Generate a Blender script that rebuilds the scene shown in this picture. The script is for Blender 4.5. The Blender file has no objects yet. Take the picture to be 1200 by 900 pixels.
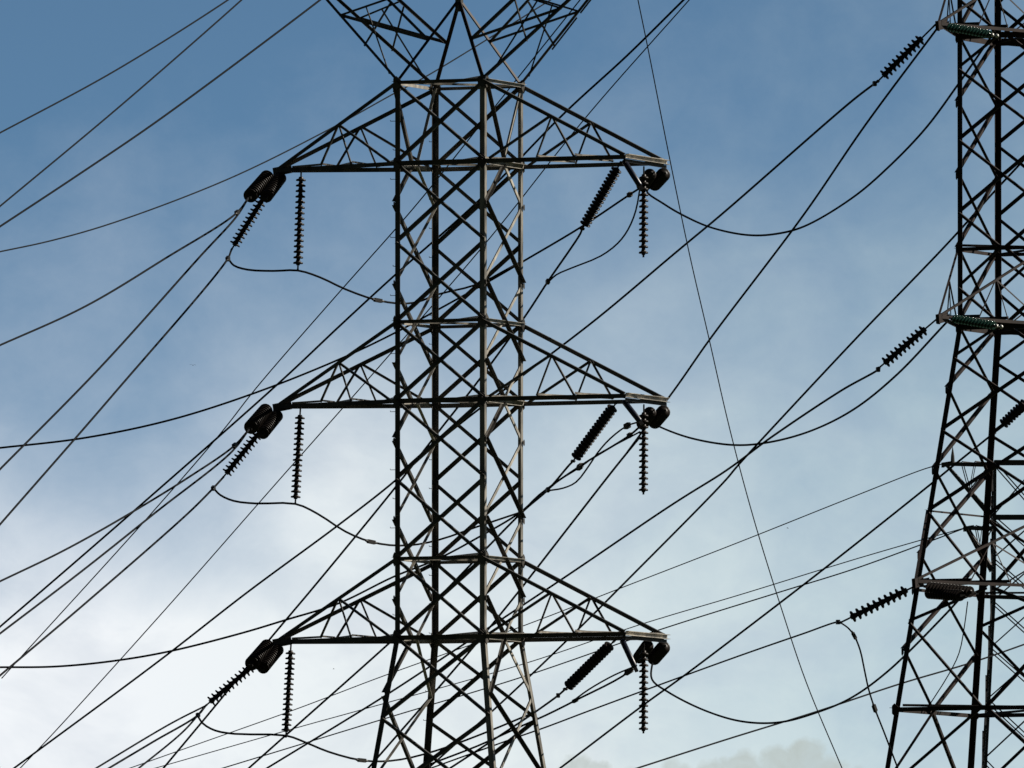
import bpy, bmesh, math, random
from mathutils import Vector, Matrix, Quaternion
random.seed(7)
sc = bpy.context.scene
C = sc.collection

# ------------------------------------------------------------------ camera, sky, sun, exposure
F = 20250.0                      # focal length in pixels of a 1200 px wide frame: a long telephoto
PITCH = math.radians(3.1)
EYE = 1.7
cam_d = bpy.data.cameras.new('camera')
cam = bpy.data.objects.new('camera', cam_d); C.objects.link(cam)
cam_d.sensor_width = 36; cam_d.lens = 36 * F / 1200
cam_d.clip_start = 1; cam_d.clip_end = 60000
cam.location = (0, 0, EYE); cam.rotation_euler = (math.pi / 2 + PITCH, 0, 0)
sc.camera = cam

SUN_EL, SUN_AZ = math.radians(34), math.radians(74)      # azimuth from +Y towards +X
world = bpy.data.worlds.new('World'); sc.world = world
world.use_nodes = True
nt = world.node_tree
for n in list(nt.nodes): nt.nodes.remove(n)
def N(t, **kw):
    n = nt.nodes.new(t)
    for k, v in kw.items(): setattr(n, k, v)
    return n
def M(op, a, b=None, c=None, clamp=False):
    n = N('ShaderNodeMath', operation=op); n.use_clamp = clamp
    for i, v in enumerate((a, b, c)):
        if v is None: continue
        if isinstance(v, (int, float)): n.inputs[i].default_value = v
        else: nt.links.new(v, n.inputs[i])
    return n.outputs[0]
def ramp(fac, stops):
    r = N('ShaderNodeValToRGB'); e = r.color_ramp.elements
    while len(e) < len(stops): e.new(0.5)
    for el, (p, v) in zip(e, stops): el.position = p; el.color = (v, v, v, 1) if isinstance(v, (int, float)) else (*v, 1)
    nt.links.new(fac, r.inputs[0]); return r.outputs[0]
def lin(*c):
    return tuple(((x / 255) / 12.92 if x <= 10 else ((x / 255 + .055) / 1.055) ** 2.4) for x in c)
geo = N('ShaderNodeTexCoord')
sep = N('ShaderNodeSeparateXYZ'); nt.links.new(geo.outputs['Generated'], sep.inputs[0])
dx, dy, dz = sep.outputs
az = M('ARCTAN2', dx, dy)                               # direction of the sky, in radians
el = M('ARCSINE', dz)
A = M('MULTIPLY', az, F / 1200)                         # cloud coordinates: 1 unit = 3.4 degrees of sky
E = M('MULTIPLY', M('SUBTRACT', el, math.radians(3.1)), F / 1200)     # E runs -.375 .. .375 over the cloud field
comb = N('ShaderNodeCombineXYZ'); nt.links.new(A, comb.inputs[0]); nt.links.new(E, comb.inputs[1])
def noise(scale, detail=5, rough=.55, dist=0.0, off=(0, 0, 0), sxy=(1, 1)):
    mp = N('ShaderNodeMapping'); mp.inputs['Location'].default_value = off
    mp.inputs['Scale'].default_value = (sxy[0], sxy[1], 1)
    nt.links.new(comb.outputs[0], mp.inputs[0])
    n = N('ShaderNodeTexNoise'); n.inputs['Scale'].default_value = scale; n.inputs['Detail'].default_value = detail
    n.inputs['Roughness'].default_value = rough; n.inputs['Distortion'].default_value = dist
    nt.links.new(mp.outputs[0], n.inputs['Vector']); return n.outputs['Fac']
def blob(a0, e0, ra, re, amp):
    q = M('ADD', M('POWER', M('DIVIDE', M('SUBTRACT', A, a0), ra), 2), M('POWER', M('DIVIDE', M('SUBTRACT', E, e0), re), 2))
    return M('MULTIPLY', M('POWER', 2.718, M('MULTIPLY', q, -1)), amp)
# thin veil that thickens towards the horizon, torn by noise
t = M('ADD', M('MULTIPLY', E, 1 / .75), .5, clamp=True)
n1 = noise(3.1, 5, .5, .3, (3.1, 1.7, 0), (1, 1.4)); n2 = noise(8, 6, .6, .2, (7.7, 2.2, 0))
tn = M('ADD', t, M('MULTIPLY', M('SUBTRACT', n1, .5), .22), clamp=True)
cov = ramp(tn, [(0, .97), (.12, .88), (.28, .74), (.42, .60), (.58, .36), (.76, .17), (.93, .04), (1, .0)])
uu = M('ADD', M('MULTIPLY', A, 1.0), 0.0)
uu = M('MINIMUM', M('MAXIMUM', uu, -.6), .6)
cov = M('ADD', cov, M('MULTIPLY', M('MULTIPLY', uu, M('SUBTRACT', t, .44)), .62))
for b in [(-.17, -.07, .10, .10, .27), (.09, -.06, .10, .09, .14), (-.42, -.06, .18, .09, -.26), (-.33, .06, .16, .07, -.06), (-.30, -.165, .10, .05, -.08), (.12, -.22, .12, .06, .10), (.34, -.30, .20, .09, -.15), (.02, -.40, .10, .06, .08), (-.22, -.31, .24, .12, .20), (-.42, -.37, .2, .09, .22), (-.33, -.19, .12, .05, -.05),
          (.15, .08, .12, .06, .07), (.33, .32, .10, .07, -.05), (.30, -.05, .08, .10, -.03), (.17, -.24, .07, .05, -.06)]:
    cov = M('ADD', cov, blob(*b))
cov = M('ADD', cov, M('MULTIPLY', M('SUBTRACT', n2, .5), .34))
n3 = noise(19, 6, .65, .5, (1.1, 4.4, 0), (1, 1.25))
cov = M('ADD', cov, M('MULTIPLY', M('SUBTRACT', n3, .5), .10))
cov = M('POWER', M('MAXIMUM', M('MINIMUM', cov, 1), 0), 1.35)
# a low bank of grey cumulus near the horizon
nz = N('ShaderNodeTexNoise'); nz.inputs['Scale'].default_value = 34; nz.inputs['Detail'].default_value = 4; nz.inputs['Roughness'].default_value = .55
nt.links.new(comb.outputs[0], nz.inputs['Vector'])
nsep = N('ShaderNodeSeparateColor'); nt.links.new(nz.outputs['Color'], nsep.inputs[0])
Ap = M('ADD', A, M('MULTIPLY', M('SUBTRACT', nsep.outputs[0], .5), .030))
Ep = M('ADD', E, M('MULTIPLY', M('SUBTRACT', nsep.outputs[1], .5), .030))
cum = None
for a0, e0, r0 in [(.288, -.364, .022), (.262, -.372, .018), (.308, -.376, .018), (.225, -.382, .024), (.200, -.384, .018), (.155, -.377, .013), (.168, -.386, .014),
                   (.062, -.387, .024), (.085, -.386, .016), (.118, -.392, .018), (.245, -.40, .03), (.335, -.395, .02), (.0, -.40, .02), (.28, -.40, .03), (.18, -.41, .03), (.1, -.41, .03)]:
    dd = M('SUBTRACT', r0, M('SQRT', M('ADD', M('POWER', M('SUBTRACT', Ap, a0), 2), M('POWER', M('SUBTRACT', Ep, e0), 2))))
    cum = dd if cum is None else M('MAXIMUM', cum, dd)
cum = M('DIVIDE', M('ADD', cum, .002), .0075, clamp=True)
cum = M('MULTIPLY', cum, M('ADD', .16, M('MULTIPLY', noise(34, 5, .65, .3, (5, 1, 0)), .95)))
sky = N('ShaderNodeTexSky', sky_type='NISHITA'); sky.sun_disc = False
sky.sun_elevation = SUN_EL; sky.sun_rotation = SUN_AZ
sky.air_density = 1.0; sky.dust_density = .6; sky.ozone_density = 1.6
mp = N('ShaderNodeMapping', vector_type='POINT'); mp.inputs['Scale'].default_value = (1, 1, 7)
nt.links.new(geo.outputs['Generated'], mp.inputs[0]); nt.links.new(mp.outputs[0], sky.inputs['Vector'])
def mixc(fac, a, b):
    m = N('ShaderNodeMix', data_type='RGBA'); nt.links.new(fac, m.inputs[0])
    for s, v in ((6, a), (7, b)):
        if isinstance(v, tuple): m.inputs[s].default_value = (*v, 1)
        else: nt.links.new(v, m.inputs[s])
    return m.outputs[2]
SK = .07                                               # strength of the sky
def cl(r, g, b): return tuple(x / SK for x in lin(r, g, b))
tint = mixc(M('ADD', M('MULTIPLY', uu, 1.1), .45, clamp=True), cl(243, 247, 251), cl(216, 232, 229))
shade = ramp(noise(5.5, 5, .6, .4, (2.2, 9.1, 0), (1, 1.6)), [(.42, 0), (.68, 1)])
tint = mixc(M('MULTIPLY', shade, .45), tint, cl(196, 206, 219))
base = N('ShaderNodeMix', data_type='RGBA', blend_type='MULTIPLY'); base.inputs[0].default_value = 1
nt.links.new(sky.outputs[0], base.inputs[6]); base.inputs[7].default_value = (1.16, 1.50, 1.50, 1)      # clear cyan-leaning air
col = mixc(cov, base.outputs[2], tint)
col = mixc(cum, col, cl(184, 193, 189))
# sky dimmed outside the camera's view, added to keep the shaded steel dark
deep = M('ADD', .10, M('MULTIPLY', M('POWER', M('MAXIMUM', dy, 0), 4), .90))
dm = N('ShaderNodeMix', data_type='RGBA', blend_type='MULTIPLY'); dm.inputs[0].default_value = 1
dc = N('ShaderNodeCombineColor')
for k_ in range(3): nt.links.new(deep, dc.inputs[k_])
nt.links.new(col, dm.inputs[6]); nt.links.new(dc.outputs[0], dm.inputs[7]); col = dm.outputs[2]
bg = N('ShaderNodeBackground'); bg.inputs[1].default_value = SK
nt.links.new(col, bg.inputs[0])
out = N('ShaderNodeOutputWorld'); nt.links.new(bg.outputs[0], out.inputs[0])

sun_d = bpy.data.lights.new('sun', 'SUN'); sun_d.energy = 5.0; sun_d.angle = math.radians(.5); sun_d.color = (1, .93, .82)
sun = bpy.data.objects.new('sun', sun_d); C.objects.link(sun)
sd = Vector((math.sin(SUN_AZ) * math.cos(SUN_EL), math.cos(SUN_AZ) * math.cos(SUN_EL), math.sin(SUN_EL)))
sun.rotation_euler = sd.to_track_quat('Z', 'Y').to_euler(); sun.location = (60, 300, 90)
sc.view_settings.view_transform = 'Standard'; sc.view_settings.look = 'None'
sc.view_settings.exposure = 0; sc.view_settings.gamma = 1; sc.view_settings.use_curve_mapping = False

# ------------------------------------------------------------------ helpers
def P(px, py, D):
    """point at distance D along the photograph's line of sight (real place of a wire end)"""
    a = (px - 600) / F; b = (450 - py) / F
    y = math.cos(PITCH) - math.sin(PITCH) * b; z = math.sin(PITCH) + math.cos(PITCH) * b
    s = D / y
    return Vector((a * s, D, EYE + z * s))

def material(name, c1, c2, rough=.5, metal=0.0, scale=3.0, spec=.5, bump=0.0, streak=1.0):
    m = bpy.data.materials.new(name); m.use_nodes = True
    t = m.node_tree; b = t.nodes['Principled BSDF']
    tc = t.nodes.new('ShaderNodeTexCoord')
    mpn = t.nodes.new('ShaderNodeMapping'); mpn.inputs['Scale'].default_value = (1, 1, streak)
    t.links.new(tc.outputs['Object'], mpn.inputs[0])
    n = t.nodes.new('ShaderNodeTexNoise'); n.inputs['Scale'].default_value = scale; n.inputs['Detail'].default_value = 6; n.inputs['Roughness'].default_value = .65
    t.links.new(mpn.outputs[0], n.inputs['Vector'])
    r = t.nodes.new('ShaderNodeValToRGB'); r.color_ramp.elements[0].color = (*c1, 1); r.color_ramp.elements[1].color = (*c2, 1)
    r.color_ramp.elements[0].position = .32; r.color_ramp.elements[1].position = .68
    t.links.new(n.outputs['Fac'], r.inputs[0]); t.links.new(r.outputs[0], b.inputs['Base Color'])
    mr = t.nodes.new('ShaderNodeMapRange'); mr.inputs[3].default_value = max(.05, rough - .1); mr.inputs[4].default_value = min(1, rough + .1)
    t.links.new(n.outputs['Fac'], mr.inputs[0]); t.links.new(mr.outputs[0], b.inputs['Roughness'])
    b.inputs['Metallic'].default_value = metal; b.inputs['Specular IOR Level'].default_value = spec
    if bump:
        bp = t.nodes.new('ShaderNodeBump'); bp.inputs['Strength'].default_value = bump; bp.inputs['Distance'].default_value = .01
        t.links.new(n.outputs['Fac'], bp.inputs['Height']); t.links.new(bp.outputs[0], b.inputs['Normal'])
    return m
STEEL = material('weathered_galvanised_steel', (.035, .033, .031), (.15, .14, .125), .42, .2, 2.2, .4, .15, .4)
LIT_LEG = material('patchy_sunlit_leg_steel', (.055, .052, .048), (.50, .47, .41), .42, .2, 3.0, .45, .15, .3)  # patchy galvanised legs, colour lightened to carry the sunlit strip
LIT_STEEL = material('sunlit_galvanised_steel', (.16, .152, .14), (.74, .69, .60), .4, .2, 2.6, .5, .15, .35)  # same steel in a paler colour, sunlight painted into braces, rings, end beams
STEEL2 = material('dark_brown_weathered_steel', (.010, .008, .0075), (.042, .026, .022), .6, .2, 2.2, .4, .15, .4)
STEEL3 = material('dull_grey_steel', (.05, .05, .052), (.09, .09, .09), .55, .2, 2.0, .4, .1)
CABLE = material('weathered_aluminium_cable', (.006, .007, .0085), (.012, .0135, .016), .75, .0, 1.5, .08)
FAINT = material('thin_grey_cable', (.02, .023, .027), (.035, .039, .044), .8, .0, 1.5, .08)
PORC = material('dark_brown_porcelain', (.010, .008, .007), (.026, .017, .013), .42, 0, 9, .3)
GLASSG = material('green_toughened_glass', (.02, .062, .05), (.035, .10, .08), .14, 0, 12, .7)
BRIGHT = material('bright_zinc_fitting', (.55, .55, .53), (.7, .7, .68), .3, .3, 6, .6)
BLUE = material('blue_black_painted_tube', (.012, .016, .03), (.02, .026, .05), .35, 0, 6, .5)
FIT = material('dark_cast_fitting', (.015, .015, .015), (.03, .028, .027), .5, .2, 6, .4)
BIRD = material('dark_feathers', (.02, .02, .022), (.045, .043, .042), .8, 0, 20, .2)
GRASS = material('dark_pasture_and_soil', (.018, .03, .012), (.045, .05, .022), .95, 0, .12, .1)

def link(name, bm, m, parent=None, smooth=False):
    me = bpy.data.meshes.new(name); bm.to_mesh(me); bm.free()
    if smooth:
        for p in me.polygons: p.use_smooth = True
    me.materials.append(m)
    o = bpy.data.objects.new(name, me); C.objects.link(o)
    if parent: o.parent = parent
    return o
def empty(name, parent=None, loc=(0, 0, 0)):
    o = bpy.data.objects.new(name, None); C.objects.link(o); o.location = loc
    if parent: o.parent = parent
    return o
def tag(o, label=None, cat=None, group=None, kind=None):
    for k, v in (('label', label), ('category', cat), ('group', group), ('kind', kind)):
        if v: o[k] = v
    return o

def add_prism(bm, p, q, u, v, poly):
    """sweep polygon poly (in u,v metres) from p to q"""
    ring = [[bm.verts.new(c + u * x + v * y) for x, y in poly] for c in (p, q)]
    n = len(poly)
    for i in range(n):
        bm.faces.new((ring[0][i], ring[0][(i + 1) % n], ring[1][(i + 1) % n], ring[1][i]))
    bm.faces.new(list(reversed(ring[0]))); bm.faces.new(ring[1])
def frame(p, q, u):
    d = (q - p).normalized(); u = (u - d * u.dot(d)).normalized(); return d, u
def add_angle(bm, p, q, u, v, w, t):
    """steel angle section: corner along p-q, one flange along u, one along v"""
    d, u = frame(p, q, u)
    v = v - d * v.dot(d); v = (v - u * v.dot(u)).normalized()
    add_prism(bm, p, q, u, v, [(0, 0), (w, 0), (w, t), (t, t), (t, w), (0, w)])
def add_bar(bm, p, q, u, w, h):
    d, u = frame(p, q, u); v = d.cross(u)
    add_prism(bm, p, q, u, v, [(-w / 2, -h / 2), (w / 2, -h / 2), (w / 2, h / 2), (-w / 2, h / 2)])
def smooth_path(pts, step):
    out = []
    n = len(pts)
    for i in range(n - 1):
        p0 = pts[i - 1] if i else pts[0] * 2 - pts[1]
        p1, p2 = pts[i], pts[i + 1]
        p3 = pts[i + 2] if i + 2 < n else pts[-1] * 2 - pts[-2]
        k = max(3, int((p2 - p1).length / step))
        # centripetal parameterisation keeps the cable from kinking
        t0 = 0; t1 = t0 + (p1 - p0).length ** .5; t2 = t1 + (p2 - p1).length ** .5; t3 = t2 + (p3 - p2).length ** .5
        for j in range(k):
            t = t1 + (t2 - t1) * j / k
            a1 = p0 * ((t1 - t) / (t1 - t0)) + p1 * ((t - t0) / (t1 - t0))
            a2 = p1 * ((t2 - t) / (t2 - t1)) + p2 * ((t - t1) / (t2 - t1))
            a3 = p2 * ((t3 - t) / (t3 - t2)) + p3 * ((t - t2) / (t3 - t2))
            b1 = a1 * ((t2 - t) / (t2 - t0)) + a2 * ((t - t0) / (t2 - t0))
            b2 = a2 * ((t3 - t) / (t3 - t1)) + a3 * ((t - t1) / (t3 - t1))
            out.append(b1 * ((t2 - t) / (t2 - t1)) + b2 * ((t - t1) / (t2 - t1)))
    out.append(pts[-1]); return out
def add_tube(bm, pts, r, sides=8):
    rings = []
    u = None
    for i, p in enumerate(pts):
        d = (pts[min(i + 1, len(pts) - 1)] - pts[max(i - 1, 0)]).normalized()
        if u is None:
            u = d.cross(Vector((0, 0, 1)) if abs(d.z) < .9 else Vector((1, 0, 0))).normalized()
        else:
            u = (u - d * u.dot(d)).normalized()
        v = d.cross(u)
        rr = r[i] if isinstance(r, (list, tuple)) else r
        rings.append([bm.verts.new(p + (u * math.cos(2 * math.pi * k / sides) + v * math.sin(2 * math.pi * k / sides)) * rr) for k in range(sides)])
    for a, b in zip(rings, rings[1:]):
        for k in range(sides):
            bm.faces.new((a[k], a[(k + 1) % sides], b[(k + 1) % sides], b[k]))
    bm.faces.new(list(reversed(rings[0]))); bm.faces.new(rings[-1])

# ------------------------------------------------------------------ ground
bm = bmesh.new()
for row in range(41):
    for cidx in range(41):
        x = (cidx - 20) * 1500; y = (row - 12) * 1500
        bm.verts.new((x, y, 0))
bm.verts.ensure_lookup_table()
for r_ in range(40):
    for c_ in range(40):
        i = r_ * 41 + c_; bm.faces.new((bm.verts[i], bm.verts[i + 1], bm.verts[i + 42], bm.verts[i + 41]))
tag(link('ground', bm, GRASS), kind='structure')

# ------------------------------------------------------------------ lattice towers
class Tower:
    def __init__(s, name, px, D, a, kpx, mat, widths, label, group):
        s.k = kpx; s.mat = mat; s.zinc = mat
        s.X = (px - 600) / F * D; s.Y = D; s.px = px; s.D = D
        s.a = Vector((a[0], a[1], 0)).normalized(); s.p = Vector((-s.a.y, s.a.x, 0))
        s.w = widths
        s.root = empty(name, None, (s.X, s.Y, 0))
        tag(s.root, label, 'pylon', group)
        s.o = Vector((s.X, s.Y, 0))
    def z(s, py): return P(s.px, py, s.D).z
    def h(s, py):
        for (y0, h0), (y1, h1) in zip(s.w, s.w[1:]):
            if py <= y1: return (h0 + (h1 - h0) * max(0, (py - y0)) / (y1 - y0)) * s.k
        return s.w[-1][1] * s.k
    def pt(s, ca, cp, py):                      # local point: metres along a and p, height of picture row py
        q = s.a * ca + s.p * cp; return Vector((q.x, q.y, s.z(py)))
    def corner(s, sa, sp, py):
        h = s.h(py); return s.pt(sa * h, sp * h, py)
    def part(s, name, bm, parent=None, m=None): return link(name, bm, m or s.mat, parent or s.root)
    def legs(s, rows, w, t):
        for sa in (-1, 1):
            for sp in (-1, 1):
                bm = bmesh.new()
                for r0, r1 in zip(rows, rows[1:]):
                    add_angle(bm, s.corner(sa, sp, r0), s.corner(sa, sp, r1), s.a * -sa, s.p * -sp, w, t)
                s.part('leg', bm, None, (LIT_LEG if s.zinc is LIT_STEEL else None) if sa * s.a.x > 0 else None)  # right-hand legs take the sun-lightened steel
    def face(s, kind, sg):
        """outward normal and the two corner signs of a face"""
        if kind == 'p': return s.p * sg, [(-1, sg), (1, sg)], s.a
        return s.a * sg, [(sg, -1), (sg, 1)], s.p
    def brace(s, p, q, n, inside, w, t, tl, target=None, parent=None, name='diagonal_brace', m=None):
        d = (q - p).normalized(); side = d.cross(n).normalized()
        off = -n * (tl + .003) if inside else n * .003
        sgn = -1 if inside else 1
        trim = min(.03, (q - p).length * .04)
        bm = target if target is not None else bmesh.new()
        add_angle(bm, p + d * trim + off - side * w / 2, q - d * trim + off - side * w / 2, side, n * sgn, w, t)
        if target is None: s.part(name, bm, parent, m)
    def lattice(s, kind, seq, w, t, tl, seen=lambda y: True, stuff=None):
        """seq: list of (row, 'L' node on both legs | 'M' node in the middle of the face)"""
        for sg in (-1, 1):
            n, cs, along = s.face(kind, sg)
            for (r0, k0), (r1, k1) in zip(seq, seq[1:]):
                A0, B0 = s.corner(*cs[0], r0), s.corner(*cs[1], r0)
                A1, B1 = s.corner(*cs[0], r1), s.corner(*cs[1], r1)
                if k0 == 'L' and k1 == 'L': pr = [(A0, B1, False), (B0, A1, True)]
                elif k0 == 'L': m = (A1 + B1) / 2; pr = [(A0, m - along * .04, False), (B0, m + along * .04, True)]
                else: m = (A0 + B0) / 2; pr = [(m - along * .04, A1, False), (m + along * .04, B1, True)]
                for p, q, ins in pr:
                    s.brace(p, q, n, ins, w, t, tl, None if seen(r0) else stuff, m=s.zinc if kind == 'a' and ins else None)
    def ring(s, py, w, t, tl, name, kinds=('p', 'a'), plan=False):
        for kind in kinds:
            for sg in (-1, 1):
                n, cs, along = s.face(kind, sg)
                p, q = s.corner(*cs[0], py), s.corner(*cs[1], py)
                d = (q - p).normalized()
                bm = bmesh.new()
                dn = Vector((0, 0, .02))
                add_angle(bm, p + d * .02 + n * .02 + dn, q - d * .02 + n * .02 + dn, Vector((0, 0, -1)), n, w, t)
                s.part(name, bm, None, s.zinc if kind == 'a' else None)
        if plan:
            h = s.h(py) * .93; z = Vector((0, 0, .05))
            for sa in (-1, 1):
                bm = bmesh.new()
                add_angle(bm, s.pt(sa * h, -h, py) + z * sa, s.pt(-sa * h, h, py) + z * sa, Vector((0, 0, 1)), s.a, .06, .006)
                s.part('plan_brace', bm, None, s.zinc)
    def gussets(s, py, size, kinds=('p',)):
        for kind in kinds:
            for sg in (-1, 1):
                n, cs, along = s.face(kind, sg)
                for i, c in enumerate(cs):
                    o = s.corner(*c, py) + n * .032 - Vector((0, 0, .03)); inw = along * (1 if i == 0 else -1)
                    z = Vector((0, 0, 1)); bm = bmesh.new()
                    poly = [o + inw * (x * size) + z * (y * size) for x, y in ((-.12, .45), (.2, .75), (.75, .3), (.75, -.3), (.2, -.8), (-.12, -.5))]
                    f = [bm.verts.new(v) for v in poly]; b = [bm.verts.new(v + n * .012) for v in poly]
                    bm.faces.new(f); bm.faces.new(list(reversed(b)))
                    for k in range(6): bm.faces.new((f[k], b[k], b[(k + 1) % 6], f[(k + 1) % 6]))
                    bmesh.ops.recalc_face_normals(bm, faces=bm.faces)
                    s.part('gusset_plate', bm)
    def arm(s, sg, top, low, length, pointed, w=.1, t=.01, low_tip=None, bw=.05, tw=None):
        """cross arm on the sg*a face: two top chords, two bottom chords, web braces"""
        low_tip = low if low_tip is None else low_tip
        root = empty('cross_arm', s.root)
        h = s.h(low); L = h + length * s.k
        U = Vector((0, 0, 1))
        tips = []
        for sp in (-1, 1):
            e = 0.0 if pointed else h * sp
            tip = s.pt(sg * L, e + (.03 * sp if pointed else 0), low_tip)
            lo, hi = s.corner(sg, sp, low), s.corner(sg, sp, top)
            tips.append(tip)
            out = s.p * sp
            bm = bmesh.new(); add_angle(bm, lo + out * .02 + U * .015, tip + out * .02 + U * .015, U * -1, out * -1 if pointed else out, w * 1.1, t); s.part('bottom_chord', bm, root)
            bm = bmesh.new(); add_angle(bm, hi + out * .02, tip + out * .02 + U * .06, U * -1, out * -1 if pointed else out, w if tw is None else tw, t); s.part('top_chord', bm, root)
            T = hi.lerp(tip, .48)
            for f, ww in ((.03, bw * 1.25), (.37, bw * .8), (.64, bw)):
                q = lo.lerp(tip, f)
                bm = bmesh.new(); d = (q - T).normalized(); side = d.cross(out).normalized()
                o2 = out * (.006 if f < .5 else -.014)
                add_angle(bm, T + o2 + d * .03, q + o2 - d * .02, side, -out, ww, .006); s.part('web_brace', bm, root)
        # bottom plane struts
        l0, l1 = s.corner(sg, -1, low), s.corner(sg, 1, low)
        for f, g in ((.0, .37), (.37, .64), (.64, .92 if pointed else 1.0)):
            bm = bmesh.new(); p, q = l0.lerp(tips[0], f), l1.lerp(tips[1], g)
            add_angle(bm, p + U * .03, q + U * .03, s.a, U, .05, .006); s.part('plan_brace', bm, root, s.zinc)
        for f in (.37, .64):
            bm = bmesh.new(); add_angle(bm, l0.lerp(tips[0], f) + U * .05, l1.lerp(tips[1], f) + U * .05, s.a, U, .05, .006); s.part('plan_strut', bm, root)
        bm = bmesh.new()
        if pointed:
            c = (tips[0] + tips[1]) / 2 - U * .06
            add_bar(bm, c - s.a * sg * .34 + U * .06, c + s.a * sg * .16 - U * .02, U, .22, .09)
            add_bar(bm, c + s.a * sg * .1 - U * .14, c + s.a * sg * .1 + U * .06, s.a, .14, .03)
            s.part('tip_plate', bm, root)
        else:
            d = (tips[1] - tips[0]).normalized()
            p, q = tips[0] - d * .12 - U * .06, tips[1] + d * .12 - U * .06; o = s.a * sg * .04
            add_prism(bm, p + o, q + o, s.a * sg, U, [(0, -.02), (.1, -.02), (.1, -.008), (.012, -.008), (.012, .085), (.1, .085), (.1, .1), (0, .1)])
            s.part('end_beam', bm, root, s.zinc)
            bm = bmesh.new(); add_angle(bm, p + o - U * .03, q + o - U * .03, U * -1, s.a * -sg, .085, .01); s.part('hanger_angle', bm, root, FIT)
        return [t_ + s.o for t_ in tips]
    def bolts(s, sa, sp, rows, step=17):
        y = rows[0]; i = 0; first = None
        while y < rows[1]:
            c = s.corner(sa, sp, y); d = (s.a * sa if i % 2 else s.p * sp)
            if first is None:
                bm = bmesh.new(); add_tube(bm, [Vector((0, 0, 0)), Vector((.13, 0, 0)), Vector((.135, 0, .03))], .009, 6)
                first = s.part('step_bolt', bm); o = first
            else:
                o = first.copy(); C.objects.link(o); o.parent = s.root
            o.location = c; o.rotation_euler = (0, 0, math.atan2(d.y, d.x))
            y += step; i += 1

K1 = 450 / F; K2 = 420 / F
GROUP = 'lattice pylons of the power lines'
# ---- the pylon in the middle
t1 = Tower('transmission_tower', 538, 450, (.92, -.394), K1, STEEL,
           [(-500, 57.15), (747, 57.15), (1650, 57.15 + .136 * 903)],
           'tall grey lattice pylon with three pairs of cross arms and a forked top', GROUP)
t1.zinc = LIT_STEEL  # members that catch the sun get the lightened steel
gz = 450 + F * math.tan(PITCH) + F * EYE / 450       # picture row of the ground at this pylon
t1.legs([98, 747, gz], .140, .013)
seen = lambda y: y < 905
low = bmesh.new()
pl = [98, 192, 285, 378, 470, 562, 655, 747, 842, 948, 1065, 1200, 1360, 1530]
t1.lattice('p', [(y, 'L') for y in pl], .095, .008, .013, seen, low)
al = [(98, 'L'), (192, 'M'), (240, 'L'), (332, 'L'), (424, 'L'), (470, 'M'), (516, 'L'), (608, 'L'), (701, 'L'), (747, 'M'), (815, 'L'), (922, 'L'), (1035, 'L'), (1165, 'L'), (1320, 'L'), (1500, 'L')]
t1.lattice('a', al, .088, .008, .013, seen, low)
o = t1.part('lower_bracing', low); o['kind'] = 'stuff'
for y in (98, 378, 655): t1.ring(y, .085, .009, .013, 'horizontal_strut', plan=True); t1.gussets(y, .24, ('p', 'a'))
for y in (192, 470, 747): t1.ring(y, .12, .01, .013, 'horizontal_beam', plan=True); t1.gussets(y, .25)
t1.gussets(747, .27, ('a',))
for y in (240, 332, 516, 608, 701): t1.gussets(y, .11, ('a',))
R_tips, L_tips = [], []
for top, low_ in ((98, 192), (378, 470), (655, 747)):
    R_tips.append(t1.arm(1, top, low_, 179, False))
    L_tips.append(t1.arm(-1, top, low_, 174, True))
t1.bolts(-1, 1, (110, 900))
t1.bolts(-1, -1, (110, 745), 34)
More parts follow.
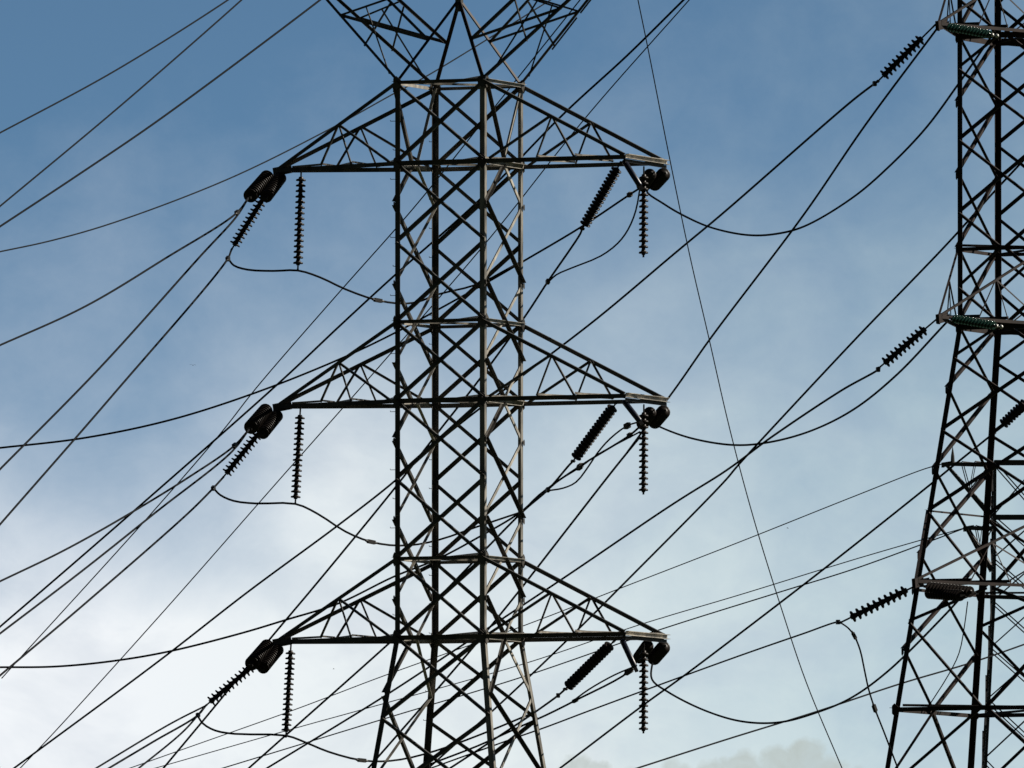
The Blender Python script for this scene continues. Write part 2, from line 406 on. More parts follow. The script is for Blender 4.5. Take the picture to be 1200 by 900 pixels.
# forked head: a small pyramid and two outriggers for the earth wires
head = empty('pyramid_peak', t1.root)
apex = t1.pt(0, 0, 0)
U = Vector((0, 0, 1))
mids = {}
for sa in (-1, 1):
    for sp in (-1, 1):
        c = t1.corner(sa, sp, 98)
        bm = bmesh.new(); add_angle(bm, c, apex + (t1.a * sa + t1.p * sp) * .05, t1.a * -sa, t1.p * -sp, .085, .009); t1.part('peak_leg', bm, head, STEEL2)  # shade put into the colour: darker steel subdues a sunlit streak
        mids[(sa, sp)] = c.lerp(apex, .5)
bm = bmesh.new(); add_bar(bm, apex - U * .3, apex + U * .22, t1.a, .16, .16); t1.part('peak_cap', bm, head)
for sa in (-1, 1):
    horn = empty('earth_wire_outrigger', t1.root)
    tip = t1.pt(sa * 226 * K1, 0, -64); tipu = t1.pt(sa * 214 * K1, 0, -118)
    Tn = {}
    for sp in (-1, 1):
        c = t1.corner(sa, sp, 98); m = mids[(sa, sp)]; o_ = t1.p * sp * .04
        bm = bmesh.new(); add_angle(bm, c + U * .05, tip + o_, t1.a * -sa, t1.p * -sp, .07, .008); t1.part('lower_chord', bm, horn)
        bm = bmesh.new(); add_angle(bm, m, tipu + o_, t1.a * -sa, t1.p * -sp, .075, .008); t1.part('upper_chord', bm, horn)
        lo = lambda f: c.lerp(tip, f)
        hi = lambda f: m.lerp(tipu, f)
        Tn[sp] = lo
        for p, q, w in ((m, lo(.50), .085 if sa < 0 else .065), (lo(.06), lo(.5).lerp(hi(.3), .55), .045), (hi(.0).lerp(hi(.3), .9), lo(.27), .055), (hi(.30), lo(.50), .05), (hi(.62), lo(.78), .05)):
            bm = bmesh.new(); add_angle(bm, p - t1.p * sp * .015, q - t1.p * sp * .015, U, t1.p * -sp, w, .006); t1.part('lacing_bar', bm, horn)
    for f in (.25, .5, .76):
        for g in (f + .22,):
            bm = bmesh.new(); add_angle(bm, Tn[-1](f), Tn[1](min(g, .97)), t1.a, U, .045, .006); t1.part('cross_strut', bm, horn)
    bm = bmesh.new(); add_bar(bm, tip - U * .08, tipu + U * .08, t1.a, .12, .12); t1.part('tip_post', bm, horn)
    bm = bmesh.new(); add_angle(bm, apex, tipu, U, t1.p, .07, .007); t1.part('tie_bar', bm, horn)

# ---- the pylon at the right edge
t2 = Tower('transmission_tower', 1199, 420, (-.425, -.905), K2, STEEL2,
           [(-600, 57.5), (383, 57.5), (1600, 57.5 + .128 * 1217)],
           'dark brown lattice pylon with its arms pointing towards the viewer', GROUP)
gz2 = 450 + F * math.tan(PITCH) + F * EYE / 420
t2.legs([-260, 383, gz2], .125, .014)
low2 = bmesh.new()
p2 = [(-260, 'L'), (-150, 'L'), (-50, 'L'), (43, 'L'), (122, 'L'), (206, 'L'), (293, 'L'), (383, 'L'), (457, 'L'), (552, 'L'), (652, 'L'), (764, 'L'), (832, 'M'), (930, 'L'), (1050, 'L'), (1200, 'L'), (1400, 'L'), (1600, 'L')]
a2 = [(-260, 'M'), (-190, 'L'), (-100, 'L'), (-50, 'M'), (0, 'L'), (43, 'M'), (82, 'L'), (165, 'L'), (250, 'L'), (293, 'M'), (338, 'L'), (383, 'M'), (420, 'L'), (505, 'L'), (600, 'L'), (692, 'M'), (730, 'L'), (832, 'M'), (935, 'L'), (1050, 'L'), (1200, 'L'), (1400, 'L'), (1600, 'L')]
seen2 = lambda y: -60 < y < 905
t2.lattice('p', p2, .08, .008, .014, seen2, low2)
t2.lattice('a', a2, .078, .008, .014, seen2, low2)
o = t2.part('outer_bracing', low2); o['kind'] = 'stuff'
for y in (-50, 293): t2.ring(y, .085, .009, .014, 'horizontal_strut', plan=True); t2.gussets(y, .18)
t2.ring(600, .045, .006, .014, 'horizontal_strut', ('p',))
for y in (43, 383): t2.ring(y, .13, .011, .014, 'horizontal_beam', plan=True); t2.gussets(y, .21)
t2.ring(692, .075, .009, .014, 'horizontal_beam', ('p',)); t2.gussets(692, .15)
t2.ring(832, .10, .01, .014, 'horizontal_strut', plan=True)
for y in (122, 206, 457, 552, 652, 764): t2.gussets(y, .13)
t2.gussets(832, .2, ('a',))
N_tips = []
for top, low_, ln in ((-50, 43, 182), (293, 383, 182), (600, 692, 212)):
    tp = t2.arm(1, top, low_, ln, True, .07, .01, bw=.032, tw=.055)
    N_tips.append((tp[0] + tp[1]) / 2)
    t2.arm(-1, top, low_, 182, True, .085, .01, bw=.032, tw=.055)
# ---- the far pylon seen through the legs of the right hand one
t3 = Tower('transmission_tower', 1192, 800, (-1, -.015), 800 / F, STEEL3,
           [(400, 27), (700, 29), (1620, 80)],
           'smaller grey lattice pylon far behind the dark brown pylon legs', GROUP)
gz3 = 450 + F * math.tan(PITCH) + F * EYE / 800
t3.legs([541, 700, gz3], .13, .014)
low3 = bmesh.new()
t3.lattice('p', [(y, 'L') for y in (541, 605, 655, 705, 760, 820, 890, 980, 1100, 1250, 1400)], .06, .008, .014, lambda y: y < 895, low3)
t3.lattice('a', [(541, 'L'), (580, 'L'), (630, 'L'), (680, 'L'), (732, 'L'), (790, 'L'), (855, 'L'), (940, 'L'), (1050, 'L'), (1200, 'L'), (1400, 'L')], .06, .008, .014, lambda y: y < 895, low3)
o = t3.part('lower_bracing', low3); o['kind'] = 'stuff'
for y in (541, 605): t3.ring(y, .14, .012, .014, 'horizontal_beam')
T3 = []  # arm tips
for sg in (1, -1):
    for top, lo_, ln in ((605, 543, 56), (668, 618, 30)):
        tp = t3.arm(sg, top, lo_, ln, True, .12, .012, bw=.045); T3.append((tp[0] + tp[1]) / 2)
bm = bmesh.new(); c = t3.pt(75 * 800 / F, 0, 543); add_tube(bm, [c, c + U * .35, c + U * .75], [.1, .08, .015], 8); t3.part('earth_wire_spike', bm)

# ------------------------------------------------------------------ insulator strings
disc_mesh = {}
def disc(R, pitch, m, name):
    key = (R, round(pitch, 4), m.name)
    if key not in disc_mesh:
        cr = max(.05, R * .47)
        prof = [(.0, .0), (cr * .8, .0), (cr * .95, -.012), (cr, -.28 * pitch), (cr * 1.15, -.33 * pitch), (R * .55, -.37 * pitch), (R * .82, -.43 * pitch), (R * .96, -.52 * pitch), (R, -.62 * pitch),
                (R * .98, -.76 * pitch), (R * .90, -.78 * pitch), (R * .82, -.68 * pitch), (R * .74, -.78 * pitch), (R * .6, -.66 * pitch), (R * .5, -.76 * pitch), (cr * .95, -.62 * pitch), (cr * .85, -.7 * pitch), (cr * .8, -1.02 * pitch), (0, -1.02 * pitch)]
        b = bmesh.new(); S = 18; rings = []
        for r, z in prof:
            rings.append([b.verts.new((0, 0, z))] if r == 0 else [b.verts.new((r * math.cos(2 * math.pi * k / S), r * math.sin(2 * math.pi * k / S), z)) for k in range(S)])
        for A_, B_ in zip(rings, rings[1:]):
            for k in range(S):
                k2 = (k + 1) % S
                if len(A_) == 1: b.faces.new((A_[0], B_[k2], B_[k]))
                elif len(B_) == 1: b.faces.new((A_[k], A_[k2], B_[0]))
                else: b.faces.new((A_[k], A_[k2], B_[k2], B_[k]))
        bmesh.ops.recalc_face_normals(b, faces=b.faces)
        me = bpy.data.meshes.new('insulator_disc'); b.to_mesh(me); b.free()
        for p in me.polygons: p.use_smooth = True
        me.materials.append(m); disc_mesh[key] = me
    o = bpy.data.objects.new(name, disc_mesh[key]); C.objects.link(o); return o
def string(p, q, n, R, label, m=PORC, gap=.16, gap_end=.14, group='insulator strings hanging on the pylons'):
    d = (q - p); L = d.length
    r = empty('insulator_string', None, p)
    r.rotation_mode = 'QUATERNION'; r.rotation_quaternion = (-d).to_track_quat('Z', 'Y')
    tag(r, label, 'insulator', group)
    pitch = (L - gap - gap_end) / n
    for i in range(n):
        o = disc(R, pitch, m, 'insulator_disc'); o.parent = r; o.location = (0, 0, -gap - i * pitch)
    b = bmesh.new(); add_tube(b, [Vector((0, 0, .03)), Vector((0, 0, -gap - .01))], .022, 8); add_bar(b, Vector((0, 0, .05)), Vector((0, 0, -.07)), Vector((1, 0, 0)), .07, .035)
    link('shackle', b, FIT, r)
    b = bmesh.new(); add_tube(b, [Vector((0, 0, -L + gap_end + .01)), Vector((0, 0, -L))], .022, 8); add_bar(b, Vector((-.07, 0, -L + .02)), Vector((.07, 0, -L + .02)), Vector((0, 0, 1)), .06, .05)
    link('end_clamp', b, FIT, r)
    return r
def reach(p, px, py, L, sign):
    """point on the line of sight of (px,py) that lies L metres from p, nearer (sign<0) or farther"""
    D0 = p.y; best = None
    if sign == 0: return P(px, py, D0)
    for i in range(0, 700):
        D = D0 + sign * i * .004
        if best is None or abs((P(px, py, D) - p).length - L) < best[0]: best = (abs((P(px, py, D) - p).length - L), D)
    return P(px, py, best[1])

LEV = ['top', 'middle', 'bottom']
ends = {}
HANG = 'beside the grey pylon'
for i in range(3):
    lv = LEV[i]; tip = L_tips[i]; tl = (tip[0] + tip[1]) / 2
    A_ = [(316, 204, 291, 232), (314, 478, 292, 503), (316, 754, 293, 780)][i]
    B_ = [(331, 205, 310, 233), (327, 484, 306, 510), (328, 758, 306, 785)][i]
    C_ = [(325, 206, 271, 293), (324, 482, 261, 560), (324, 757, 241, 827)][i]
    V_ = [(353, 200, 349, 317), (352, 479, 346, 591), (341, 755, 335, 864)][i]
    p = P(A_[0], A_[1], tl.y - .12); q = reach(p, A_[2], A_[3], 1.95, -1)
    string(p, q, 13, .19, f'outer of the two foreshortened strings on the pointed {lv} arm tip'); ends['A', i] = q
    p = P(B_[0], B_[1], tl.y - .02); q = reach(p, B_[2], B_[3], 1.85, -1)
    string(p, q, 13, .17, f'inner of the two foreshortened strings on the pointed {lv} arm tip'); ends['B', i] = q
    p = P(C_[0], C_[1], tl.y + .06); q = reach(p, C_[2], C_[3], 2.4, 0)
    string(p, q, 16, .15, f'slanting string pulled down and out from the pointed {lv} arm tip'); ends['C', i] = q
    p = P(V_[0], V_[1], tl.y - .35); q = P(V_[2], V_[3], tl.y - .35)
    string(p, q, 16, .132, f'long upright string under the pointed {lv} arm holding the jumper loop'); ends['V', i] = q
    nr, fr = R_tips[i]
    R_ = [(727, 191, 682, 269), (723, 471, 671, 541), (720, 751, 662, 808)][i]
    p = P(R_[0], R_[1], nr.y - .05); q = reach(p, R_[2], R_[3], 2.1, 1)
    string(p, q, 17, .150, f'thick slanting string hanging from the square {lv} arm end towards the pylon'); ends['R', i] = q
    E1 = [(763, 203, 752, 219), (763, 482, 752, 498), (760, 755, 748, 772)][i]
    E2 = [(779, 203, 766, 217), (779, 481, 766, 496), (779, 757, 765, 773)][i]
    p = P(E1[0], E1[1], fr.y - .2); q = reach(p, E1[2], E1[3], 1.8, 1)
    string(p, q, 13, .17, f'stubby end-on string in the middle of the square {lv} arm end'); ends['E1', i] = q
    p = P(E2[0], E2[1], fr.y + .08); q = reach(p, E2[2], E2[3], 1.8, 1)
    string(p, q, 13, .185, f'stubby end-on string at the outer corner of the square {lv} arm end'); ends['E2', i] = q
    y0, y1 = [(197, 301), (476, 579), (755, 859)][i]
    p = P(754.5, y0, (nr.y + fr.y) / 2); q = P(754, y1, (nr.y + fr.y) / 2)
    string(p, q, 14, .125, f'free upright string hanging below the square {lv} arm end', gap_end=.05); ends['RV', i] = p
    bb = [(731, 188, 750, 218), (731, 470, 750, 494), (729, 750, 744, 782)][i]
    p = P(bb[0], bb[1], nr.y + .05); q = P(bb[2], bb[3], nr.y - .4)
    b = bmesh.new(); dd = (q - p).normalized()
    add_tube(b, [p, p + dd * .03, q - dd * .03, q], [.05, .075, .075, .05], 14)
    o = link('tension_link', b, BLUE, None, True)
    tag(o, f'smooth blue-black tube slanting down from the square {lv} arm end', 'link tube', 'blue black link tubes')
    b = bmesh.new(); add_bar(b, q - dd * .02, q + dd * .14, Vector((1, 0, 0)), .09, .05)
    link('link_clevis', b, FIT, o)

# strings of the dark pylon: open green glass discs
S_ = [(1095, 30, 1028, 96), (1100, 372, 1029, 432), (1074, 686, 984, 730)]
for i in range(3):
    tp = N_tips[i]
    p = P(S_[i][0], S_[i][1], tp.y); q = P(S_[i][2], S_[i][3], tp.y + .35)
    string(p, q, 10, .145, f'open spaced string pulling left from the {LEV[i]} arm of the dark pylon', PORC, .42 if i < 2 else .25, .2 if i < 2 else .3, 'insulator strings of the dark pylon'); ends['S', i] = q
G_ = [((1109, 31, 1163, 41), GLASSG), ((1115, 373, 1168, 382), GLASSG), ((1085, 688, 1141, 694), PORC)]
for i, (g, m) in enumerate(G_):
    tp = N_tips[i]
    p = P(g[0], g[1], tp.y - .25); q = reach(p, g[2], g[3], 1.75, -1)
    w = ['green glass string lying along the top arm of the dark pylon', 'green glass string lying along the middle arm of the dark pylon', 'upper black string lying along the bottom arm of the dark pylon'][i]
    g_ = string(p, q, 13, .105 if i < 2 else .14, w, m, .08, .1, 'insulator strings of the dark pylon'); ends['G', i] = q
    if i < 2:
        for off_ in (-.01, .17):
            b = bmesh.new(); bmesh.ops.create_uvsphere(b, u_segments=12, v_segments=8, radius=.05); bmesh.ops.translate(b, verts=b.verts, vec=(0, 0, -(q - p).length - off_))
            link('socket_ball', b, BRIGHT, g_, True)
p = P(1086, 695, N_tips[2].y - .1); q = reach(p, 1128, 698, 1.75, -1)
string(p, q, 13, .14, 'lower black string lying along the bottom arm of the dark pylon', PORC, .06, .08, 'insulator strings of the dark pylon')
p = P(1206, 468, 424); q = P(1164, 508, 424.5)
string(p, q, 9, .14, 'open spaced string behind the leg of the dark pylon', PORC, .1, .35, 'insulator strings of the dark pylon')

# ------------------------------------------------------------------ cables
def cable(pts, w, label, m=CABLE, group='power line cables', ext=(0, 0), clamps=(), cat='cable', name='power_cable'):
    """pts: (px, py, D) or Vector; D may be None between given ones"""
    # fill in the missing distances
    idx = [k for k, v in enumerate(pts) if isinstance(v, Vector) or v[2] is not None]
    P2 = []
    px = lambda v: (v[0] * F / v[1] + 600) if isinstance(v, Vector) else v[0]
    def pyf(v):
        if not isinstance(v, Vector): return v[1]
        b = math.atan2(v.z - EYE, v.y) - PITCH
        return 450 - math.tan(b) * F
    q = [(px(v), pyf(v)) for v in pts]
    s = [0]
    for u_, v_ in zip(q, q[1:]): s.append(s[-1] + math.dist(u_, v_))
    dist_ = lambda k: pts[k].y if isinstance(pts[k], Vector) else pts[k][2]
    Ds = []
    for k in range(len(pts)):
        if k in idx: Ds.append(dist_(k)); continue
        lo = max(j for j in idx if j < k); hi = min(j for j in idx if j > k)
        f = (s[k] - s[lo]) / (s[hi] - s[lo]); Ds.append(1 / ((1 - f) / dist_(lo) + f / dist_(hi)))
    V = [v if isinstance(v, Vector) else P(v[0], v[1], d) for v, d in zip(pts, Ds)]
    mpp = sum(Ds) / len(Ds) / F
    if ext[0]: V.insert(0, V[0] + (V[0] - V[1]).normalized() * ext[0] * mpp)
    if ext[1]: V.append(V[-1] + (V[-1] - V[-2]).normalized() * ext[1] * mpp)
    b = bmesh.new(); add_tube(b, smooth_path(V, 16 * mpp), w * mpp / 2, 8)
    o = link(name, b, m, None, True); tag(o, label, cat, group)
    for k, ln, th in clamps:                          # bolted clamp on the cable at point k
        k += 1 if ext[0] else 0
        c = V[k]; d = (V[min(k + 1, len(V) - 1)] - V[max(k - 1, 0)]).normalized()
        b = bmesh.new(); add_bar(b, c - d * ln * mpp / 2, c + d * ln * mpp / 2, Vector((0, 0, 1)), th * mpp, th * mpp * .8)
        add_tube(b, [c - d * ln * .8 * mpp, c - d * ln * .5 * mpp], [w * mpp * .5, th * mpp * .42], 8); add_tube(b, [c + d * ln * .5 * mpp, c + d * ln * .8 * mpp], [th * mpp * .42, w * mpp * .5], 8)
        link('cable_clamp', b, FIT, o)
    return o
TH, MD, TN = 2.5, 2.05, 1.35
FAR = 300
# upper left
cable([(-10, 161, 460), (133, 84, None), (267, 0, None), (300, -24, 480)], MD, 'uppermost cable in the blue corner above the pointed arms', ext=(FAR, FAR))
cable([(-10, 250, 462), (140, 125, None), (283, 0, None), (310, -25, 482)], MD, 'cable second from the blue corner, steepest where it leaves the top edge', ext=(FAR, FAR))
cable([(-10, 272, 452), (90, 206, None), (187, 140, None), (375, 0, None), (400, -20, 468)], TH, 'dark cable third from the blue corner, closest to the forked pylon top', ext=(FAR, FAR))
cable([(-10, 297, 500), (60, 282, None), (133, 261, None), (267, 210, None), (383, 153, None), (461, 110, None), (502, 88, None), (645, 0, None), (680, -22, 520)], MD * .85, 'thin cable passing behind the top arm tip and through the forked top', m=FAINT, ext=(FAR, FAR))
# left conductors
def left(i): return ends['A', i], ends['B', i], ends['C', i]
A_, B_, C_ = left(0)
cable([A_, (278, 249, None), (195, 302, None), (100, 359, None), (-10, 409, 434)], TH, 'upper of the two cables on the outer foreshortened string of the top arm', ext=(0, FAR), clamps=[(1, 9, 5)])
cable([A_, (277, 254, None), (235, 300, None), (118, 430, None), (-10, 560, 434)], TH, 'lower of the two cables on the outer foreshortened string of the top arm', ext=(0, FAR))
cable([C_, (267, 303, None), (133, 462, None), (-10, 626, 434)], TH, 'cable falling from the slanting string of the pointed top arm', ext=(0, FAR), clamps=[(1, 7, 5)])
A_, B_, C_ = left(1)
cable([A_, (275, 522, None), (220, 560, None), (150, 603, None), (75, 645, None), (-10, 686, 434)], TH, 'upper of the two cables on the outer foreshortened string of the middle arm', ext=(0, FAR), clamps=[(1, 9, 5)])
cable([A_, (272, 529, None), (183, 600, None), (95, 670, None), (-10, 750, 434)], TH, 'lower of the two cables on the outer foreshortened string of the middle arm', ext=(0, FAR))
cable([C_, (250, 572, None), (222, 600, None), (100, 707, None), (-10, 800, 434)], TH, 'cable falling from the slanting string of the pointed middle arm', ext=(0, FAR), clamps=[(1, 7, 5)])
A_, B_, C_ = left(2)
cable([C_, (232, 838, None), (180, 869, None), (128, 900, None), (110, 911, 440)], TH, 'cable falling from the slanting string of the pointed bottom arm', ext=(0, FAR), clamps=[(1, 8, 5)])
cable([C_, (200, 848, None), (113, 900, None), (95, 911, 440)], TH * .9, 'upper shallow cable leaving the lowest string end', ext=(0, FAR))
cable([C_, (216, 856, None), (163, 900, None), (150, 911, 440)], TH * .9, 'steep cable leaving the lowest string end between two others', ext=(0, FAR))
# jumper loops on the left
JL = [[(268, 304), (274, 311), (290, 316), (320, 317.5), (349, 317), (375, 325), (405, 339), (443, 352), (487, 354.5), (513, 345), (560, 333), (608, 308)],
      [(251, 573), (258, 580), (274, 587), (300, 590), (346, 590.5), (372, 602), (405, 623), (435, 635), (480, 639), (513, 633), (560, 617), (614, 599)],
      [(231, 838), (238, 848), (252, 856), (275, 860), (335, 862), (358, 870), (385, 881), (424, 891), (470, 890), (510, 880), (560, 862), (628, 834)]]
JD = [447.5, None, None, None, ends['V', 0].y, None, None, 452.8, 454, None, None, 454.6]
for i in range(3):
    cable([(x, y, ends['C', i].y if k == 0 else d) for k, ((x, y), d) in enumerate(zip(JL[i], JD))], TH,
          f'jumper loop slung under the {LEV[i]} arms from pointed to square side', group='jumper loops', cat='jumper cable', name='jumper_cable', clamps=[(7, 11, 4.5)])
# conductors leaving the square arm ends and passing behind the pylon
e = ends['E1', 0]
cable([e, (738, 228, None), (681, 266, None), (617, 304, 454.5), (576, 328, None), (513, 363, None), (461, 391, None), (400, 420, None), (300, 460, None), (200, 492, None), (100, 513, None), (-10, 526, 480)], TH, 'cable from the square top arm end sweeping behind the pylon to the edge', ext=(0, FAR), clamps=[(1, 6, 5)])
e = ends['E1', 1]
cable([e, (738, 510, None), (680, 546, None), (632, 580, None), (613, 598, 454.5), (560, 630, None), (513, 655, None), (461, 676, None), (397, 707, None), (333, 727, None), (283, 742, None), (200, 763, None), (137, 774, None), (67, 781, None), (-10, 782, 480)], TH, 'cable from the square middle arm end sweeping behind the pylon to the edge', ext=(0, FAR), clamps=[(1, 6, 5), (2, 7, 5)])
e = ends['E1', 2]
cable([e, (737, 787, None), (674, 821, None), (640, 838, None), (613, 850, 454.5), (560, 874, None), (500, 897, None), (480, 905, 456)], TH, 'cable from the square bottom arm end dropping behind the pylon', ext=(0, FAR), clamps=[(1, 12, 5), (2, 8, 4)])
e = ends['R', 0]
cable([e, (680, 274, None), (642, 330, None), (613, 374, 455), (563, 443, None), (513, 507, None), (461, 574, None), (370, 685, None), (317, 748, None), (250, 830, None), (190, 902, 478)], TH, 'cable from the thick slanting top string running steeply behind the pylon', ext=(0, FAR), clamps=[(2, 8, 5)])
e = ends['R', 1]
cable([e, (667, 545, None), (642, 574, None), (610, 602, 455), (558, 655, None), (514, 700, None), (458, 752, None), (339, 858, None), (285, 906, 475)], TH, 'cable from the thick slanting middle string running steeply behind the pylon', ext=(0, FAR), clamps=[(2, 9, 5)])
e = ends['R', 2]
cable([e, (654, 815, None), (632, 831, None), (613, 844, 455), (560, 879, None), (520, 905, 458)], TH, 'cable from the thick slanting bottom string running behind the pylon', ext=(0, FAR), clamps=[(1, 5, 5)])
# jumpers on the right
J = 'jumper loops'
cable([(642, 331, 452.5), (652, 322, None), (670, 314, None), (704, 300, None), (724, 285, None), (736, 269, None), (745, 247, None), (750, 220, 448)], MD, 'loop curving from under the square top arm end to its cable', group=J, cat='jumper cable', name='jumper_cable')
cable([(642, 575, 452.5), (660, 572, None), (675, 565, None), (690, 546, None), (700, 531, None), (715, 514, None), (735, 499, None), (750, 494, 448)], MD, 'loop curving from under the square middle arm end to its cable', group=J, cat='jumper cable', name='jumper_cable', clamps=[(6, 9, 6)])
cable([(672, 821, 451.5), (690, 808, None), (720, 791, None), (746, 780, 448)], MD, 'short loop from under the square bottom arm end to its cable', group=J, cat='jumper cable', name='jumper_cable')
cable([(642, 574, 452.6), (655, 563, None), (679, 548, None), (700, 533, None), (750, 506, 448.2)], MD, 'second short loop under the square middle arm end', group=J, cat='jumper cable', name='jumper_cable', clamps=[(2, 8, 5)])
cable([(750, 512, 449), (720, 549, None), (667, 617, None), (600, 703, 456), (560, 752, None), (500, 822, None), (430, 902, 462)], TH, 'steep straight cable crossing behind the square bottom arm', ext=(0, FAR))
# spans between the two pylons
cable([ends['E2', 0], (758, 224, None), (778, 239, None), (800, 252, None), (833, 266.5, None), (877, 275.5, None), (910, 274, None), (943, 265, None), (1000, 231, None), (1042, 195, None), (1085, 150, None), (1122, 100, None), ends['G', 0]], TH, 'sagging span from the square top arm to the dark pylon', group='sagging spans between the two pylons')
cable([ends['E2', 1], (775, 501, None), (810, 513.5, None), (860, 521.5, None), (900, 518.5, None), (950, 505, None), (1000, 480, None), (1050, 440, None), (1109, 378, N_tips[1].y)], TH, 'sagging span from the square middle arm to the dark pylon', group='sagging spans between the two pylons')
cable([ends['E2', 2], (764, 796, None), (783, 811, None), (827, 833, None), (870, 845.5, None), (913, 846.5, None), (957, 835, None), (997, 818, None), (1040, 787, None), (1106, 722, None), (1128, 698, N_tips[2].y)], TH, 'sagging span from the square bottom arm to the dark pylon', group='sagging spans between the two pylons')
# cables of the dark pylon that run left behind the middle one
cable([ends['S', 0], (1025, 98, None), (1000, 117, None), (847, 250, None), (787, 300, 452), (700, 373, None), (610, 442, 456), (513, 518, None), (461, 565, None), (397, 615, None), (290, 694, None), (187, 774, None), (10, 905, 490)], TH, 'cable from the top open string of the dark pylon crossing the whole sky', ext=(0, FAR), clamps=[(1, 7, 5)])
cable([N_tips[0] + Vector((0, 0, -.05)), (1013, 148, None), (943, 250, None), (833, 396, None), (782, 468, 452), (755, 503, None), (735, 530, 453)], TH, 'steep cable from the dark pylon top arm to the square middle arm')
cable([ends['S', 1], (1029, 433, None), (987, 457, None), (903, 513, None), (853, 550, None), (767, 605, 452), (667, 673, None), (613, 709, 456), (560, 744, None), (510, 777, None), (447, 818, None), (305, 905, 476)], TH, 'cable from the middle open string of the dark pylon', ext=(0, FAR), clamps=[(1, 7, 5)])
cable([(1205, 182, 425.5), (1162, 228, None), (1120, 275, 425), (1000, 400, None), (867, 543, 438), (850, 563, None), (733, 682, 452), (674, 741, None), (600, 812, 457), (500, 902, 463)], TH, 'cable passing behind the dark pylon leg above its middle arm', ext=(FAR, FAR))
cable([ends['S', 2], (982, 729, None), (940, 743, None), (807, 790, 448), (693, 832, None), (640, 852, None), (600, 866, 457), (500, 902, 462)], MD, 'cable from the bottom open string of the dark pylon', ext=(0, FAR), clamps=[(1, 8, 5)])
cable([(1164, 508, 424.5), (1123, 541, None), (1085, 572, None), (960, 671, None), (800, 793, None), (757, 824, None), (650, 905, 450)], TH, 'cable from the string behind the dark pylon leg to the low clouds', ext=(0, FAR))
cable([(1240, 741, 520), (1140, 776, None), (1056, 801, None), (955, 834.5, None), (850, 867, None), (735, 904, 500)], MD, 'low cable passing behind the dark pylon feet and above the clouds', ext=(FAR, FAR))
cable([(984, 729, N_tips[2].y + .35), (994, 736, None), (1001, 745, None), (1008, 762, None), (1013, 785, None), (1018, 808, None), (1025, 830, None), (1036, 858, None), (1052, 900, 417), ], MD, 'jumper dangling from the bottom open string beside the dark pylon leg', group='jumper loops', cat='jumper cable', name='jumper_cable', clamps=[(2, 9, 3.5), (6, 9, 4.5)])
cable([(1134, 705, 416.5), (1130, 735, None), (1124, 765, None), (1112, 790, None), (1086, 831, 417.5)], TN, 'thin jumper hanging under the bottom arm between the dark pylon legs', group='jumper loops', cat='jumper cable', name='jumper_cable')
# far and thin cables
cable([(803, -2, 470), (735, 65, None), (661, 133, None), (560, 236, None), (461, 324, None), (398, 382, None), (330, 446, None), (167, 590, None), (75, 670, None), (-10, 743, 500)], TH, 'dark straight cable from the top edge passing behind the pylon body', ext=(FAR, FAR))
cable([(812, -5, 640), (687, 137, None), (574, 279, None), (458, 414, None), (324, 566, None), (193, 715, None), (60, 862, None), (20, 904, 700)], TN, 'thin far cable just beside the dark one at the top edge', m=FAINT, ext=(FAR, FAR))
cable([(560, 150, 640), (497, 229, None), (462, 270, None), (398, 342, None), (300, 455, None), (260, 506, None), (178, 601, None), (20, 775, 690)], TN * 1.05, 'thin far cable that meets the lowest left cable near a splice', m=FAINT, ext=(FAR * 2, 60))
cable([(746, -8, 380), (760, 60, None), (783, 177, None), (808, 298, None), (830, 393, None), (855, 502, None), (883, 607, None), (917, 717, None), (945, 800, None), (990, 908, 390)], TN * 1.05, 'single thin wire dropping steeply from top edge to the low clouds', m=FAINT, ext=(FAR, FAR))
cable([T3[0], (1085, 549, None), (1000, 582, None), (867, 635, None), (733, 687, None), (617, 732, None), (447, 793, None), (347, 831, None), (209, 880, 900)], TN * .95, 'thin far cable from the arm of the far small pylon', m=FAINT, ext=(0, FAR))
cable([T3[1], (1072, 635, None), (1000, 656, None), (867, 697, None), (750, 732, None), (620, 776, None), (430, 830, None), (347, 853, None), (200, 895, 900)], TN * .9, 'upper of two thin parallel cables leading to the far small pylon', m=FAINT, ext=(0, FAR))
cable([T3[1], (1072, 641, None), (1000, 667, None), (910, 695, None), (773, 738, None), (613, 793, None), (458, 840, None), (373, 866, None), (255, 902, 900)], TN * 1.15, 'lower of two thin parallel cables leading to the far small pylon', m=FAINT, ext=(0, FAR))
cable([(900, 690, 1100), (613, 862, None), (1e-3 + 450, 950, 1150)][::1], TN * .6, 'faintest far cable under the bottom arms', m=FAINT, ext=(0, 0)) if False else None

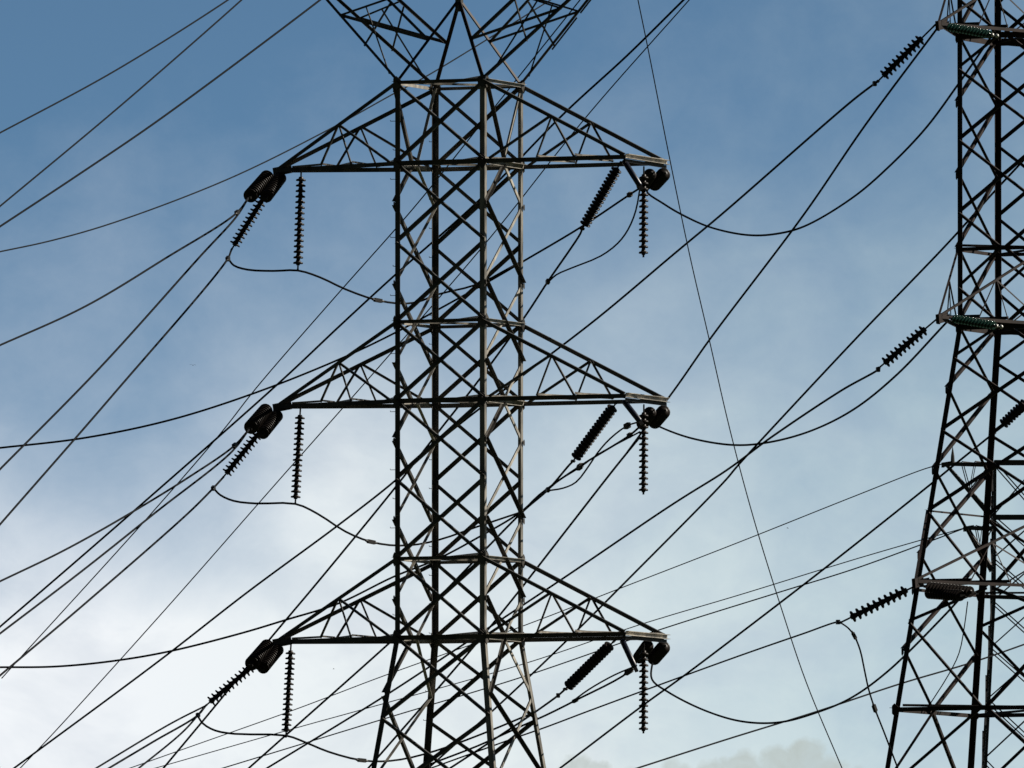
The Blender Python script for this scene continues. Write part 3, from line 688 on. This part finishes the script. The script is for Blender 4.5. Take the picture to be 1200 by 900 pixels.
# ------------------------------------------------------------------ birds
def bird(px, py, D, span, label, heading, bank):
    b = bmesh.new()
    L = span * .45; w = span / 2
    prof = [(-.5, .004), (-.42, .02), (-.25, .07), (0, .1), (.22, .085), (.36, .055), (.46, .045), (.53, .006)]
    S = 8; rings = []
    for x, r in prof:
        rings.append([b.verts.new((x * L, math.cos(2 * math.pi * k / S) * r * L * 1.1, math.sin(2 * math.pi * k / S) * r * L)) for k in range(S)])
    for A1, B1 in zip(rings, rings[1:]):
        for k in range(S): b.faces.new((A1[k], A1[(k + 1) % S], B1[(k + 1) % S], B1[k]))
    b.faces.new(list(reversed(rings[0]))); b.faces.new(rings[-1])
    for sg in (-1, 1):
        sec = [(.0, .20, -.16, .0), (.45, .26, -.10, .12), (.8, .12, -.10, .07), (1, -.06, -.12, .02)]
        up = [[b.verts.new((x * L, sg * (w * f + .02 * L), z * span + dz * L)) for x, dz in ((fr, 0), ((fr + bk) / 2, .04), (bk, 0), ((fr + bk) / 2, -.02))] for f, fr, bk, z in sec]
        for A1, B1 in zip(up, up[1:]):
            for k in range(4): b.faces.new((A1[k], A1[(k + 1) % 4], B1[(k + 1) % 4], B1[k]))
        b.faces.new(up[0]); b.faces.new(list(reversed(up[-1])))
    tl_ = [b.verts.new(v) for v in ((-.4 * L, 0, .02 * L), (-.75 * L, -.12 * L, .02 * L), (-.78 * L, 0, .03 * L), (-.75 * L, .12 * L, .02 * L), (-.6 * L, 0, -.02 * L))]
    b.faces.new((tl_[0], tl_[1], tl_[2], tl_[3])); 
    for q_ in ((0, 1), (1, 2), (2, 3), (3, 0)): b.faces.new((tl_[q_[0]], tl_[4], tl_[q_[1]]))
    bmesh.ops.recalc_face_normals(b, faces=b.faces)
    o = link('bird', b, BIRD, None, True); o.location = P(px, py, D); o.rotation_euler = (bank, 0, heading)
    tag(o, label, 'bird', 'distant birds')
bird(226, 428, 1300, .5, 'tiny dark bird gliding in the blue above the long sagging cable', math.radians(75), .1)
bird(923, 619, 1500, .36, 'speck of a bird beside the steep thin wire', math.radians(20), .3)
bird(391, 784, 1500, .34, 'speck of a bird against white cloud beneath the bottom pointed arm', math.radians(-15), -.2)
